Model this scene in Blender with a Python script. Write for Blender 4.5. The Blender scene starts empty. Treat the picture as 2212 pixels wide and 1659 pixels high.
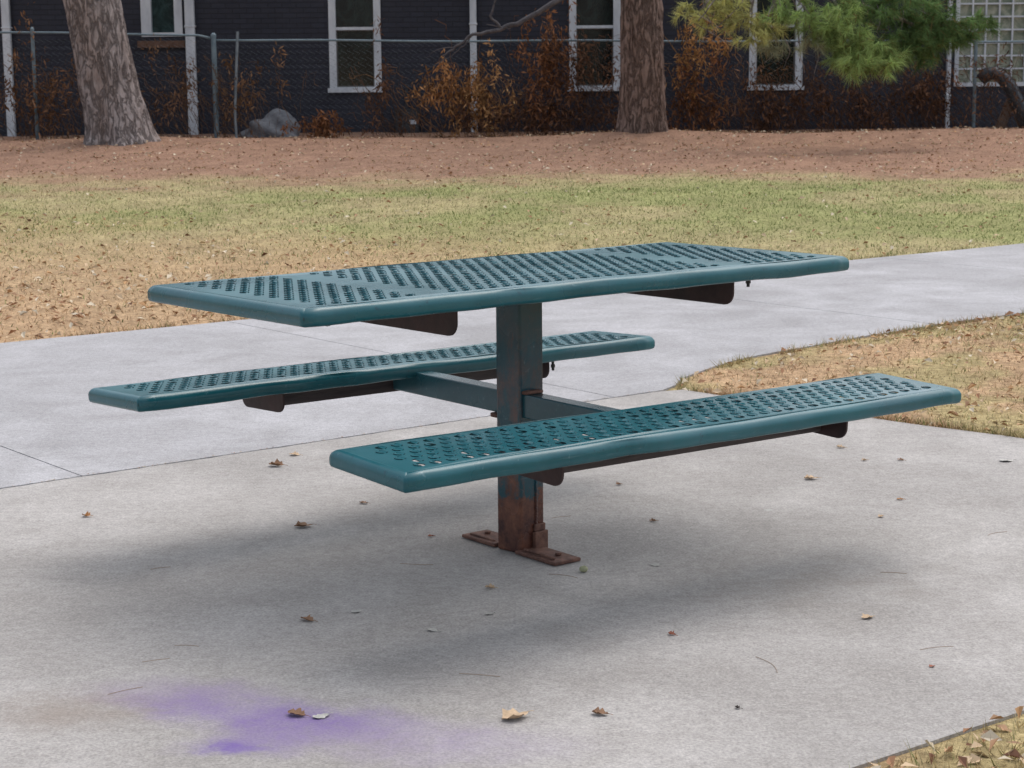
import bpy, bmesh, math, random
import numpy as np
from mathutils import Vector, Matrix
random.seed(7); rng=np.random.default_rng(7)
scene=bpy.context.scene
col=scene.collection
AL=0.6591; CA,SA=math.cos(AL),math.sin(AL)
def loc2w(x,y): return (CA*x-SA*y, SA*x+CA*y)
def w2loc(X,Y): return (CA*X+SA*Y, -SA*X+CA*Y)

# ------------------------------------------------------------ helpers
def link(o,parent=None):
    col.objects.link(o)
    if parent is not None: o.parent=parent
    return o
def empty(name,loc=(0,0,0),rz=0):
    o=bpy.data.objects.new(name,None); o.location=loc; o.rotation_euler=(0,0,rz); o.empty_display_size=.1
    return link(o)
def tag(o,label,cat,group=None):
    o["label"]=label; o["category"]=cat
    if group: o["group"]=group
def obj_bm(name,bm,mat,parent=None,smooth=False):
    me=bpy.data.meshes.new(name); bm.normal_update(); bm.to_mesh(me); bm.free()
    if smooth:
        for p in me.polygons: p.use_smooth=True
    o=bpy.data.objects.new(name,me)
    if mat: me.materials.append(mat)
    return link(o,parent)
def box(bm,x0,x1,y0,y1,z0,z1,M=None):
    vs=[bm.verts.new(Vector(c) if M is None else M@Vector(c)) for c in
        ((x0,y0,z0),(x1,y0,z0),(x1,y1,z0),(x0,y1,z0),(x0,y0,z1),(x1,y0,z1),(x1,y1,z1),(x0,y1,z1))]
    for f in ((0,3,2,1),(4,5,6,7),(0,1,5,4),(1,2,6,5),(2,3,7,6),(3,0,4,7)):
        bm.faces.new([vs[i] for i in f])
def bevel(o,w=.003,seg=2):
    m=o.modifiers.new('bevel','BEVEL'); m.width=w; m.segments=seg; m.limit_method='ANGLE'
def tube(bm,pts,rad,sides=8,cap=True):
    n=len(pts); rings=[]
    pts=[Vector(p) for p in pts]
    if not hasattr(rad,'__len__'): rad=[rad]*n
    ref=Vector((0.3,0.2,1)).normalized()
    for i in range(n):
        t=(pts[min(i+1,n-1)]-pts[max(i-1,0)]).normalized()
        r=ref if abs(t.dot(ref))<.95 else Vector((1,0,0))
        a=t.cross(r).normalized(); b=t.cross(a)
        rings.append([bm.verts.new(pts[i]+(a*math.cos(2*math.pi*k/sides)+b*math.sin(2*math.pi*k/sides))*rad[i]) for k in range(sides)])
    for i in range(n-1):
        for k in range(sides):
            bm.faces.new((rings[i][k],rings[i][(k+1)%sides],rings[i+1][(k+1)%sides],rings[i+1][k]))
    if cap:
        bm.faces.new(rings[0][::-1]); bm.faces.new(rings[-1])
def soup(name,V,C,mat,parent=None):
    """V (M,3,3) triangles, C (M,3) colours"""
    M=len(V); me=bpy.data.meshes.new(name)
    me.vertices.add(M*3); me.loops.add(M*3); me.polygons.add(M)
    me.vertices.foreach_set('co',V.astype(np.float32).ravel())
    me.loops.foreach_set('vertex_index',np.arange(M*3,dtype=np.int32))
    me.polygons.foreach_set('loop_start',np.arange(0,M*3,3,dtype=np.int32))
    me.polygons.foreach_set('loop_total',np.full(M,3,dtype=np.int32))
    me.update()
    ca=me.color_attributes.new('tint','FLOAT_COLOR','POINT')
    c4=np.ones((M*3,4),np.float32); c4[:,:3]=np.repeat(C,3,axis=0)
    ca.data.foreach_set('color',c4.ravel())
    me.materials.append(mat)
    o=bpy.data.objects.new(name,me)
    return link(o,parent)
# value noise
_lat=rng.random((64,64))
def vnoise(x,y):
    x=np.asarray(x,float);y=np.asarray(y,float)
    xi=np.floor(x).astype(int);yi=np.floor(y).astype(int);fx=x-xi;fy=y-yi
    fx=fx*fx*(3-2*fx);fy=fy*fy*(3-2*fy)
    a=_lat[xi%64,yi%64];b=_lat[(xi+1)%64,yi%64];c=_lat[xi%64,(yi+1)%64];d=_lat[(xi+1)%64,(yi+1)%64]
    return (a*(1-fx)+b*fx)*(1-fy)+(c*(1-fx)+d*fx)*fy
def fbm(x,y,o=4):
    s=0;a=.5;t=0
    for i in range(o):
        s=s+a*vnoise(x*2**i+13.7*i,y*2**i+5.1*i);t+=a;a*=.5
    return s/t

# ------------------------------------------------------------ material helpers
class NT:
    def __init__(s,name):
        s.m=bpy.data.materials.new(name); s.m.use_nodes=True; s.t=s.m.node_tree; s.t.nodes.clear()
        s.out=s.n('ShaderNodeOutputMaterial'); s.b=s.n('ShaderNodeBsdfPrincipled'); s.l(s.b.outputs[0],s.out.inputs[0])
    def n(s,ty,**k):
        n=s.t.nodes.new(ty)
        for a,v in k.items(): setattr(n,a,v)
        return n
    def l(s,a,b): s.t.links.new(a,b)
    def val(s,inp,v):
        if hasattr(v,'bl_idname') or hasattr(v,'is_linked'): s.l(v,inp)
        else: inp.default_value=v
    def coord(s,scale=(1,1,1)):
        tc=s.n('ShaderNodeTexCoord'); mp=s.n('ShaderNodeMapping'); s.l(tc.outputs['Object'],mp.inputs[0]); mp.inputs['Scale'].default_value=scale
        return mp.outputs[0]
    def noise(s,vec,scale,detail=4,rough=.55,dist=0):
        n=s.n('ShaderNodeTexNoise'); s.l(vec,n.inputs['Vector']); n.inputs['Scale'].default_value=scale; n.inputs['Detail'].default_value=detail
        n.inputs['Roughness'].default_value=rough; n.inputs['Distortion'].default_value=dist
        return n.outputs['Fac']
    def ramp(s,fac,p0,p1,c0=(0,0,0,1),c1=(1,1,1,1)):
        r=s.n('ShaderNodeValToRGB'); s.l(fac,r.inputs[0]); e=r.color_ramp.elements
        e[0].position=p0;e[1].position=p1;e[0].color=c0;e[1].color=c1
        return r.outputs[0]
    def mix(s,fac,a,b,mode='MIX'):
        m=s.n('ShaderNodeMix',data_type='RGBA',blend_type=mode)
        s.val(m.inputs[0],fac)
        for i,v in ((6,a),(7,b)):
            if isinstance(v,tuple): m.inputs[i].default_value=v if len(v)==4 else (*v,1)
            else: s.l(v,m.inputs[i])
        return m.outputs[2]
    def math(s,op,a,b=0.5,clamp=False):
        m=s.n('ShaderNodeMath',operation=op); m.use_clamp=clamp
        s.val(m.inputs[0],a); s.val(m.inputs[1],b); return m.outputs[0]
    def bump(s,h,strength=.3,dist=.01,prev=None):
        b=s.n('ShaderNodeBump'); s.l(h,b.inputs['Height']); b.inputs['Strength'].default_value=strength; b.inputs['Distance'].default_value=dist
        if prev is not None: s.l(prev,b.inputs['Normal'])
        s.l(b.outputs[0],s.b.inputs['Normal']); return b.outputs[0]
    def base(s,v):
        if isinstance(v,tuple): s.b.inputs['Base Color'].default_value=(*v,1) if len(v)==3 else v
        else: s.l(v,s.b.inputs['Base Color'])
    def rough(s,v): s.val(s.b.inputs['Roughness'],v)
def simple(name,c0,c1,scale=8,rough=.6,bump=.2,bd=.005,metal=0,stretch=(1,1,1)):
    k=NT(name); v=k.coord(stretch); n=k.noise(v,scale,4,.6)
    k.base(k.mix(k.ramp(n,.3,.7),c0,c1)); k.rough(rough); k.b.inputs['Metallic'].default_value=metal
    if bump: k.bump(k.noise(v,scale*4,3),bump,bd)
    return k.m
def attr_mat(name,rough=.8,trans=0.0,diffuse=False):
    k=NT(name); a=k.n('ShaderNodeAttribute',attribute_name='tint')
    if trans or diffuse:
        df=k.n('ShaderNodeBsdfDiffuse'); k.l(a.outputs['Color'],df.inputs[0])
        if trans:
            tr=k.n('ShaderNodeBsdfTranslucent'); k.l(a.outputs['Color'],tr.inputs[0])
            ms=k.n('ShaderNodeMixShader'); ms.inputs[0].default_value=trans
            k.l(df.outputs[0],ms.inputs[1]);k.l(tr.outputs[0],ms.inputs[2]);k.l(ms.outputs[0],k.out.inputs[0])
        else: k.l(df.outputs[0],k.out.inputs[0])
        k.t.nodes.remove(k.b)
    else:
        k.base(a.outputs['Color']); k.rough(rough); k.b.inputs['Specular IOR Level'].default_value=.25
    return k.m

# teal paint
def teal(name,c0,c1,rust=False):
    k=NT(name); v=k.coord()
    n=k.noise(v,3.0,4,.6); n2=k.noise(v,60,2,.6)
    c=k.mix(k.ramp(n,.35,.7),c0,c1)
    c=k.mix(k.math('MULTIPLY',k.ramp(n2,.3,.8),.25),c,tuple(x*1.25 for x in c1))
    n3=k.noise(v,24,4,.78)
    c=k.mix(k.math('MULTIPLY',k.ramp(n3,.62,.68),.50),c,(0.010,.03,.05))
    c=k.mix(k.math('MULTIPLY',k.ramp(n3,.31,.35,(1,1,1,1),(0,0,0,1)),.38),c,(.18,.31,.35))
    n4=k.noise(k.coord((2,40,40)),3,3,.7)
    c=k.mix(k.math('MULTIPLY',k.ramp(n4,.62,.74),.32),c,(.14,.27,.31))
    dust=k.ramp(k.noise(v,2.2,4,.7),.46,.68)
    c=k.mix(k.math('MULTIPLY',dust,.17),c,(.15,.25,.31))
    k.rough(k.math('ADD',k.math('MULTIPLY',n,.32),.12))
    if rust:
        tc=k.n('ShaderNodeTexCoord'); sx=k.n('ShaderNodeSeparateXYZ'); k.l(tc.outputs['Object'],sx.inputs[0])
        nn=k.noise(v,16,5,.75)
        h=k.math('ADD',sx.outputs['Z'],k.math('MULTIPLY',nn,-.30))
        m=k.ramp(h,-.06,.02,(1,1,1,1),(0,0,0,1))
        m2=k.math('MULTIPLY',k.ramp(h,.0,.55,(1,1,1,1),(0,0,0,1)),k.ramp(k.noise(k.coord((1,1,.4)),9,5,.78),.44,.54))
        m=k.math('MAXIMUM',m,k.math('MULTIPLY',m2,1.0))
        rc=k.mix(k.ramp(nn,.35,.68),(.050,.020,.020),(.21,.085,.05))
        c=k.mix(m,c,rc)
        strip=k.ramp(k.noise(k.coord((1,1,.22)),44,4,.8),.60,.67)
        c=k.mix(k.math('MULTIPLY',strip,.5),c,(.13,.055,.035))
    k.base(c)
    k.bump(k.math('ADD',k.noise(v,140,2),k.math('MULTIPLY',n3,.8)),.10,.002)
    return k.m
M_teal=teal('teal_paint',(.005,.083,.106),(.010,.125,.153))
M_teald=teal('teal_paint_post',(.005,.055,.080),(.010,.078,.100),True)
M_teale=teal('teal_paint_beam',(.008,.06,.078),(.012,.08,.10))
M_hole=simple('shaded_hole_edge',(.005,.028,.035),(.010,.050,.060),40,.6,0)  # hole walls coloured darker than the sheet, painting shade into the openings
M_under=simple('maroon_primer',(.022,.012,.014),(.06,.028,.028),12,.6,.3)
M_rail=simple('dark_steel_channel',(.02,.014,.018),(.075,.06,.062),9,.55,.3,stretch=(.5,6,6))
M_rust=simple('rusted_steel',(.075,.036,.03),(.23,.115,.08),34,.8,.6,.004)
M_bolt=simple('dark_bolt',(.015,.015,.017),(.03,.03,.03),30,.5,.1)

# ------------------------------------------------------------ picnic table
table=empty('picnic_table',(0,0,0),AL)
tag(table,'teal green perforated metal picnic table on single post, two benches attached','picnic table')
def perforated(name,Lx,Wy,p,rowh,hr,blanks,mat,parent,seed,thick=.002,mx=.022):
    bm=bmesh.new(); rad=.02
    fx,fy=Lx/2-rad,Wy/2-rad
    n=int((2*(fx-mx))/p); nr=int((2*(fy-mx*.5))/rowh)
    xs0=-n*p/2; ys0=-nr*rowh/2; S=20
    cache={}
    def V(x,y):
        k=(round(x*1e5),round(y*1e5))
        if k not in cache: cache[k]=bm.verts.new((x,y,0))
        return cache[k]
    def blank(x): return any(a<x<b for a,b in blanks)
    def cell(xa,xb,ya,yb,hole=True):
        xm=(xa+xb)/2; ym=(ya+yb)/2
        if not hole:
            bm.faces.new((V(xa,ya),V(xm,ya),V(xb,ya),V(xb,yb),V(xm,yb),V(xa,yb))); return
        ring=[bm.verts.new((xm+hr*math.cos(2*math.pi*i/S),ym+hr*math.sin(2*math.pi*i/S),0)) for i in range(S)]
        q=S//4
        bm.faces.new([V(xb,ya),V(xb,yb),V(xm,yb)]+[ring[i] for i in range(q,-1,-1)]+[ring[S-1-i] for i in range(0,q)]+[V(xm,ya)])
        bm.faces.new([V(xa,yb),V(xa,ya),V(xm,ya)]+[ring[i] for i in range(3*q,q-1,-1)]+[V(xm,yb)])
    for j in range(nr):
        ya=ys0+j*rowh; yb=ya+rowh
        if j%2==0:
            for k in range(n):
                xa=xs0+k*p; cell(xa,xa+p,ya,yb,not blank(xa+p/2))
        else:
            for (xa,xb) in ((xs0,xs0+p/2),(xs0+n*p-p/2,xs0+n*p)):
                bm.faces.new((V(xa,ya),V(xb,ya),V(xb,yb),V(xa,yb)))
            for k in range(n-1):
                xa=xs0+p/2+k*p; cell(xa,xa+p,ya,yb,not blank(xa+p/2))
    x0,x1=xs0,xs0+n*p; y0,y1=ys0,ys0+nr*rowh
    A,B,C,D=V(-fx,-fy),V(fx,-fy),V(fx,fy),V(-fx,fy)
    xl=[x0+k*p/2 for k in range(2*n+1)]; yl=[y0+k*rowh for k in range(nr+1)]
    topj=yl[-1]
    def have(x,y): return (round(x*1e5),round(y*1e5)) in cache
    bot=[V(x,y0) for x in xl if have(x,y0)]; top=[V(x,topj) for x in xl if have(x,topj)]
    lef=[V(x0,y) for y in yl]; rig=[V(x1,y) for y in yl]
    bm.faces.new([A,B]+bot[::-1]); bm.faces.new([C,D]+top); bm.faces.new([D,A]+lef); bm.faces.new([B,C]+rig[::-1])
    bmesh.ops.triangulate(bm,faces=bm.faces[:])
    prof=[(-.0,0)]
    for i in range(1,7):
        a=i/6*math.pi/2*.95; prof.append((rad*math.sin(a),-rad*(1-math.cos(a))))
    prof+= [(.0200,-.026),(.0198,-.033),(.0175,-.039),(.012,-.042),(.004,-.0425),(-.008,-.042)]
    cor=[(-1,-1),(1,-1),(1,1),(-1,1)]
    sm=[]
    for s in range(4):
        a,b=cor[s],cor[(s+1)%4]; NS=40; g=[]
        for (o,z) in prof:
            P=Vector((a[0]*(fx+o),a[1]*(fy+o),z)); Q=Vector((b[0]*(fx+o),b[1]*(fy+o),z))
            row=[]
            for t in range(NS+1):
                P2=P.lerp(Q,t/NS); row.append(bm.verts.new(P2))
            g.append(row)
        for i in range(len(g)-1):
            for t in range(NS):
                f=bm.faces.new((g[i][t],g[i+1][t],g[i+1][t+1],g[i][t+1])); sm.append(f)
    for f in sm: f.smooth=True
    r2=random.Random(seed); ph=[r2.uniform(0,6) for _ in range(6)]
    for v in bm.verts:
        x,y=v.co.x,v.co.y
        v.co.z+= .0012*math.sin(x*5+ph[0])+.0008*math.sin(x*13+ph[1]+y*3)
        if v.co.z<-.004:
            v.co.z+=.0014*math.sin(x*23+ph[2])*math.sin(x*7+ph[3])
            if y<0:
                v.co.y+=.0016*math.sin(x*17+ph[4])*max(0,math.sin(x*4+ph[5]))
                for dx,dm in ((-.28,.006),(.02,.004)):
                    v.co.y+=dm*math.exp(-((x-dx)/.035)**2)
    me=bpy.data.meshes.new(name); bm.to_mesh(me); bm.free(); me.materials.append(mat); me.materials.append(M_hole)
    o=bpy.data.objects.new(name,me); link(o,parent)
    s=o.modifiers.new('solid','SOLIDIFY'); s.thickness=thick; s.offset=-1; s.material_offset_rim=1
    return o
def plate_profile(bm,half,ztop,zbot,r,x0,x1,yoff=0):
    pts=[(-half,ztop),(-half,zbot+r)]
    for i in range(1,7):
        a=i/6*math.pi/2; pts.append((-half+r-r*math.cos(a),zbot+r-r*math.sin(a)))
    for i in range(0,7):
        a=i/6*math.pi/2; pts.append((half-r+r*math.sin(a),zbot+r-r*math.cos(a)))
    pts.append((half,ztop))
    A=[bm.verts.new((x0,y+yoff,z)) for y,z in pts]; B=[bm.verts.new((x1,y+yoff,z)) for y,z in pts]
    bm.faces.new(A); bm.faces.new(B[::-1])
    for i in range(len(pts)):
        j=(i+1)%len(pts); bm.faces.new((A[i],B[i],B[j],A[j]))
    bmesh.ops.recalc_face_normals(bm,faces=bm.faces[:])
TL,TW=1.770,.746
top=perforated('tabletop',TL,TW,.041,.0345,.0118,[(-.55,-.45),(.44,.54)],M_teal,table,3,.0022,.026)
top.location=(0,0,.76); top.rotation_euler=(-.0095,-.0015,0)
for s,xb in ((0,-.42),(1,.50)):
    bm=bmesh.new(); plate_profile(bm,.310,-.008,-.112,.034,xb-.003,xb+.003)
    box(bm,xb+.003,xb+.04,-.30,.30,-.014,-.009)
    o=obj_bm('table_bracket',bm,M_under,top)
bm=bmesh.new(); box(bm,-.78,.60,-.03,.03,-.052,-.012); box(bm,-.78,-.775,-.035,.035,-.06,-.012)
o=obj_bm('table_rail',bm,M_rail,top); bevel(o)
bm=bmesh.new(); box(bm,-.10,.10,-.09,.09,-.066,-.054); o=obj_bm('mounting_plate',bm,M_rail,top); bevel(o)
def bolt(parent,x,y,z0,z1):
    bm=bmesh.new(); tube(bm,[(x,y,z0),(x,y,z1)],.0045,10); tube(bm,[(x,y,z1+.018),(x,y,z1+.009)],.007,6)
    return obj_bm('bolt',bm,M_bolt,parent)
bolt(top,.53,-.335,-.01,-.062); bolt(top,-.70,-.24,-.03,-.060)
bm=bmesh.new(); plate_profile(bm,.03,-.03,-.064,.012,-.74,-.735,-.22); obj_bm('edge_clip',bm,M_teale,top)
BL,BW=1.785,.292
for (yc,hz,ty,lx,sd,dirt) in ((-.6245,.4531,.0362,-.0080,5,0),(.5827,.4523,-.0414,-.0036,9,1)):
    b=perforated('bench',BL,BW,.043,.0355,.0132,[],M_teal,table,sd,.0020,.024)
    b.location=(0,yc,hz); b.rotation_euler=(ty,-lx,0)
    for xb in (-.44,.49):
        bm=bmesh.new(); plate_profile(bm,.112,-.008,-.098,.03,xb-.003,xb+.003)
        box(bm,xb+.003,xb+.05,-.1,.1,-.014,-.009)
        obj_bm('bench_bracket',bm,M_under,b)
    bm=bmesh.new(); box(bm,-.437,.487,-.028,.028,-.090,-.034); o=obj_bm('bench_rail',bm,M_rail,b); bevel(o)
    if sd==9: bolt(b,.50,-.12,-.02,-.072)
# post
bm=bmesh.new(); h=.0455
box(bm,-h,h,-h,h,0,.70)
PA=.80-AL
post=obj_bm('post',bm,M_teald,table); post.rotation_euler=(0,0,PA); post.location=(.007,-.006,0); bevel(post,.007,3)
bm=bmesh.new()
for i in range(60):
    z=.012+i*.0033*1.3
    r=.0042+.0012*random.random()
    bmesh.ops.create_icosphere(bm,subdivisions=1,radius=r,matrix=Matrix.Translation((.012+random.uniform(-.001,.001),-h-.001,z)))
o=obj_bm('weld_seam',bm,M_teald,post,True)
bm=bmesh.new(); box(bm,-.004+0,.046,-h-.014,-h-.0005,.0,.055); box(bm,.0,.042,-h-.008,-h-.0005,.055,.075)
o=obj_bm('gusset',bm,M_rust,post); bevel(o,.003)
bm=bmesh.new(); box(bm,-.026,.026,-.60,.56,.370,.434)
beam=obj_bm('crossbeam',bm,M_teale,table); beam.location=(.004,0,.0); bevel(beam,.004)
bm=bmesh.new(); box(bm,-.036,.036,.047,.075,.357,.3695); o=obj_bm('beam_clip',bm,M_rust,beam); bevel(o,.003)
bm=bmesh.new(); box(bm,-.030,.030,-.075,-.050,.4345,.443); o=obj_bm('beam_clip',bm,M_rust,beam); bevel(o,.003)
for (ya,yb) in ((.045,.195),(-.215,-.045)):
    bm=bmesh.new(); box(bm,-.045,.045,ya,yb,.0015,.012)
    c=(ya+yb)/2; s=1 if ya>0 else -1
    tube(bm,[(0.012,c+s*.03,.011),(0.012,c+s*.03,.019)],.010,6)
    box(bm,-.032,-.024,min(ya,yb)+.02,max(ya,yb)-.02,.0115,.018)
    for v_ in bm.verts: v_.co.z+=.0015*math.sin(v_.co.y*60)*(v_.co.z>.005)
    o=obj_bm('base_plate',bm,M_rust,table); bevel(o,.003)

# ------------------------------------------------------------ concrete
def right_edge(y): return np.interp(y,[-1.7,.09,.67,1.65],[2.55,2.31,2.22,2.11])
FL=[(2.11,1.665),(2.188,1.737),(2.30,1.83),(2.455,1.911),(2.65,1.99),(2.889,2.063),(3.2,2.12),(3.602,2.168),(4.38,2.25),(5.2,2.262),(40,2.262)]
def lower_edge(x): return np.where(np.abs(x+.45)<2.56+.0,1.66,np.interp(np.abs(x+.45)-.45,[p[0] for p in FL],[p[1] for p in FL]))
def is_concrete(X,Y,mg=0.0):
    x,y=w2loc(X,Y)
    pad=(y>-1.69-mg)&(y<1.7)&(x<right_edge(y)+mg)&(x>-3.0-mg)
    walk=(y<4.77+mg)&(y>lower_edge(x)-mg)
    return pad|walk
def concrete(name,tint,pad):
    k=NT(name); v=k.coord()
    big=k.noise(v,1.3,3,.65,.5); mid=k.noise(v,5,4,.7); fine=k.noise(v,150,2,.7); fin2=k.noise(v,42,2,.7)
    c=k.mix(k.ramp(big,.32,.68),tuple(t*q for t,q in zip(tint,(.76,.755,.745))),tuple(t*1.10 for t in tint))
    c=k.mix(k.math('MULTIPLY',k.ramp(mid,.42,.68),.45),c,tuple(t*q for t,q in zip(tint,(.70,.685,.665))))
    c=k.mix(.70,c,k.ramp(fine,.25,.75,(.30,.30,.31,1),(.74,.73,.72,1)),'OVERLAY')
    c=k.mix(.45,c,k.ramp(fin2,.3,.7,(.36,.36,.36,1),(.64,.64,.64,1)),'OVERLAY')
    if pad:
        wn=k.n('ShaderNodeTexNoise'); k.l(v,wn.inputs['Vector']); wn.inputs['Scale'].default_value=7; wn.inputs['Detail'].default_value=5; wn.inputs['Roughness'].default_value=.7
        vm=k.n('ShaderNodeVectorMath',operation='SUBTRACT'); k.l(wn.outputs['Color'],vm.inputs[0]); vm.inputs[1].default_value=(.5,.5,.5)
        vs=k.n('ShaderNodeVectorMath',operation='SCALE'); k.l(vm.outputs[0],vs.inputs[0]); vs.inputs['Scale'].default_value=.20
        va=k.n('ShaderNodeVectorMath',operation='ADD'); k.l(v,va.inputs[0]); k.l(vs.outputs[0],va.inputs[1])
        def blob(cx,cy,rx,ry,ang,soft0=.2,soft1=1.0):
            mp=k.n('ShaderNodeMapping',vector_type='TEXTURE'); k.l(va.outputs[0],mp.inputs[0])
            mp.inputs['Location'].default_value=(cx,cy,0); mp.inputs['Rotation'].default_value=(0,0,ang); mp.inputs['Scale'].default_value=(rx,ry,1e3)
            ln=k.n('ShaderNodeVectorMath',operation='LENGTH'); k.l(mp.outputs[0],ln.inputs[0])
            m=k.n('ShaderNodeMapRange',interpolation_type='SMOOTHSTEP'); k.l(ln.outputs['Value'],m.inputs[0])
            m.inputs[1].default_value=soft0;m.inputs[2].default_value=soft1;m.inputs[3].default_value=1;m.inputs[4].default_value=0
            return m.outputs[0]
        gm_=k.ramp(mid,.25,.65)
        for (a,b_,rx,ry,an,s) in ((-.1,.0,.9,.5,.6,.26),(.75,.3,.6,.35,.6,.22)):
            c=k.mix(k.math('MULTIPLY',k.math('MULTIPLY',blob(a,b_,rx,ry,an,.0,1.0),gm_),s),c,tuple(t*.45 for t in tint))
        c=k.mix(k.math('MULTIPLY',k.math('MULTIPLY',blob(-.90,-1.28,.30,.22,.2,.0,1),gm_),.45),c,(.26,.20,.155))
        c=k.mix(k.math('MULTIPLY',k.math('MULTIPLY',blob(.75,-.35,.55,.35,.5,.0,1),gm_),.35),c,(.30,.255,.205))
        sp1=k.math('MULTIPLY',k.math('ADD',k.math('MULTIPLY',k.ramp(fin2,.3,.6),.35),.65),k.math('ADD',k.math('MULTIPLY',k.ramp(mid,.3,.6),.5),.5))
        for (a,b_,rx,ry,an,s,colr) in ((-.68,-1.21,.32,.16,-.25,.60,(.27,.20,.37)),(-.42,-1.38,.32,.15,-.1,.90,(.19,.12,.35)),(-.62,-1.31,.24,.13,-.3,.70,(.20,.13,.35)),
                                  (-.545,-1.525,.10,.055,.1,1.0,(.14,.085,.34)),(-.5,-1.50,.22,.11,.1,.7,(.20,.14,.34)),(-.20,-1.5,.42,.17,-.1,.60,(.27,.21,.36))):
            c=k.mix(k.math('MULTIPLY',k.math('MULTIPLY',blob(a,b_,rx,ry,an,.05,1.0),sp1),s),c,colr)
        vo=k.n('ShaderNodeTexVoronoi'); k.l(v,vo.inputs['Vector']); vo.inputs['Scale'].default_value=2.6
        gm=k.ramp(k.math('ADD',vo.outputs['Distance'],k.math('MULTIPLY',fin2,.03)),.045,.055,(1,1,1,1),(0,0,0,1))
        c=k.mix(k.math('MULTIPLY',gm,.5),c,(.50,.51,.49))
    k.base(c); k.rough(.9); k.b.inputs['Specular IOR Level'].default_value=.2
    k.bump(fine,.4,.003)
    return k.m
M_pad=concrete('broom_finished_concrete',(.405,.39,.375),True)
M_walk=concrete('sidewalk_concrete',(.415,.415,.43),False)
def slab(bm,poly):
    tp=[bm.verts.new((*loc2w(x,y),z0)) for (x,y) in poly for z0 in (0,)]
    bt=[bm.verts.new((v.co.x,v.co.y,-.1)) for v in tp]
    bm.faces.new(tp)
    for i in range(len(tp)):
        j=(i+1)%len(tp); bm.faces.new((tp[i],bt[i],bt[j],tp[j]))
def ccw(p):
    a=sum(p[i][0]*p[(i+1)%len(p)][1]-p[(i+1)%len(p)][0]*p[i][1] for i in range(len(p)))
    return p if a>0 else p[::-1]
g=.0028
bm=bmesh.new()
ed=[(float(right_edge(y))+.008*math.sin(y*9),y) for y in np.linspace(-1.685,1.62,24)]
jt=[(x,1.648+(x-.5)*.008-.004+.003*math.sin(x*19)+.0025*math.sin(x*47)) for x in np.linspace(2.0,-2.9,90)]
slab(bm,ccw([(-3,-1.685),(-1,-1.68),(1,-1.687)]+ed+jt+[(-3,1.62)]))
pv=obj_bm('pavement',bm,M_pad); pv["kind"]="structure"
bm=bmesh.new()
js=[-30,-25,-20,-15,-10.3,-7.85,-5.4,-2.95,-.5,1.79,4.45,6.9,9.4,12,16,22,30]
def lowy(x):
    xx=abs(x+.45)-.45
    if xx<2.11: return 1.655+ (x-.5)*.008
    return float(np.interp(xx,[p[0] for p in FL],[p[1] for p in FL]))
for a,b_ in zip(js[:-1],js[1:]):
    xs=np.linspace(a+g,b_-g,22)
    up=[(x,4.775+.006*math.sin(x*3)) for x in xs]; lo=[(x,lowy(x)+(.000 if -2.56<x<2.1 else .006*math.sin(x*7))) for x in xs]
    slab(bm,ccw(lo+up[::-1]))
sw=obj_bm('sidewalk',bm,M_walk); sw["kind"]="structure"

# ------------------------------------------------------------ terrain
def hz(X,Y):
    X=np.asarray(X,float);Y=np.asarray(Y,float)
    z=-.008+np.clip(.0308*(Y-9),0,.42)
    z=z+.05*np.exp(-((Y-21.0)/.7)**2)*(.3+1.2*fbm(X*.5+3,Y*.2))
    z=z+.09*np.exp(-((X-1.81)**2+(Y-21)**2*1.2)/1.1)+.07*np.exp(-((X+5.2)**2+(Y-20.5)**2)/.9)+.06*np.exp(-((X-7.2)**2/4+(Y-21.2)**2))
    far=np.clip((Y-6)/6,0,1)
    z=z+(fbm(X*1.3,Y*1.3)-.5)*.05*far+(fbm(X*7,Y*7)-.5)*.008
    return z
def gcol(X,Y):
    X=np.asarray(X,float);Y=np.asarray(Y,float)
    n1=fbm(X*.45+2,Y*.45);n2=fbm(X*2.1,Y*2.1+9);n3=fbm(X*8,Y*5+4);n4=fbm(X*1.0+7,Y*.8+1)
    lx,ly=w2loc(X,Y)
    litter=np.array([.44,.29,.185]); straw=np.array([.40,.335,.195]); green=np.array([.255,.28,.115]); need=np.array([.33,.205,.148]); needd=np.array([.21,.125,.09])
    gw=np.exp(-((Y-11.4-.05*X)/3.2)**2)*(.95+.05*np.clip(X,-6,6))*2*n1
    gw=gw+np.clip((X-1.2)/3,0,1)*np.exp(-((Y-9.3)/1.8)**2)*.9*n2*1.5
    gw=gw*np.clip((n4-.25)*3.2,.25,1.3)
    gw=np.clip(gw*(.35+1.2*n2),0,.85)
    lw=1/(1+np.exp(((Y-8.4+.35*X)-(n1-.5)*5-(n4-.5)*4)/.9))
    nw=1/(1+np.exp(-((Y-15.0)-(n2-.5)*2.5-(n1-.5)*2)/.35))
    c=straw*(1-gw[...,None])+green*gw[...,None]
    c=c*(1-.8*lw[...,None])+litter*.8*lw[...,None]
    near=(ly<2.5)
    gn=np.clip((fbm(X*3+1,Y*3)-.47)*4,0,.40)
    c=np.where(near[...,None],(litter*.8+straw*.2)*(1-gn[...,None])+green*1.1*gn[...,None],c)
    nn=need*n3[...,None]*1.0+needd*(1-n3)[...,None]
    nn=nn*.35+need*.65
    c=c*(1-nw[...,None])+nn*nw[...,None]
    return c*(.68+.5*n3+.2*n2)[...,None],gw,lw,nw
def axis(lo,hi,step,far):
    core=np.arange(lo,hi+step,step); a=[];d=step;x=lo
    while x>-far: d*=1.35;x-=d;a.append(x)
    b=[];d=step;x=core[-1]
    while x<far: d*=1.35;x+=d;b.append(x)
    return np.array(a[::-1]+list(core)+b)
gx=axis(-10,10,.09,500); gy=axis(-4,24,.09,500)
GX,GY=np.meshgrid(gx,gy); GZ=hz(GX,GY)
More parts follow.
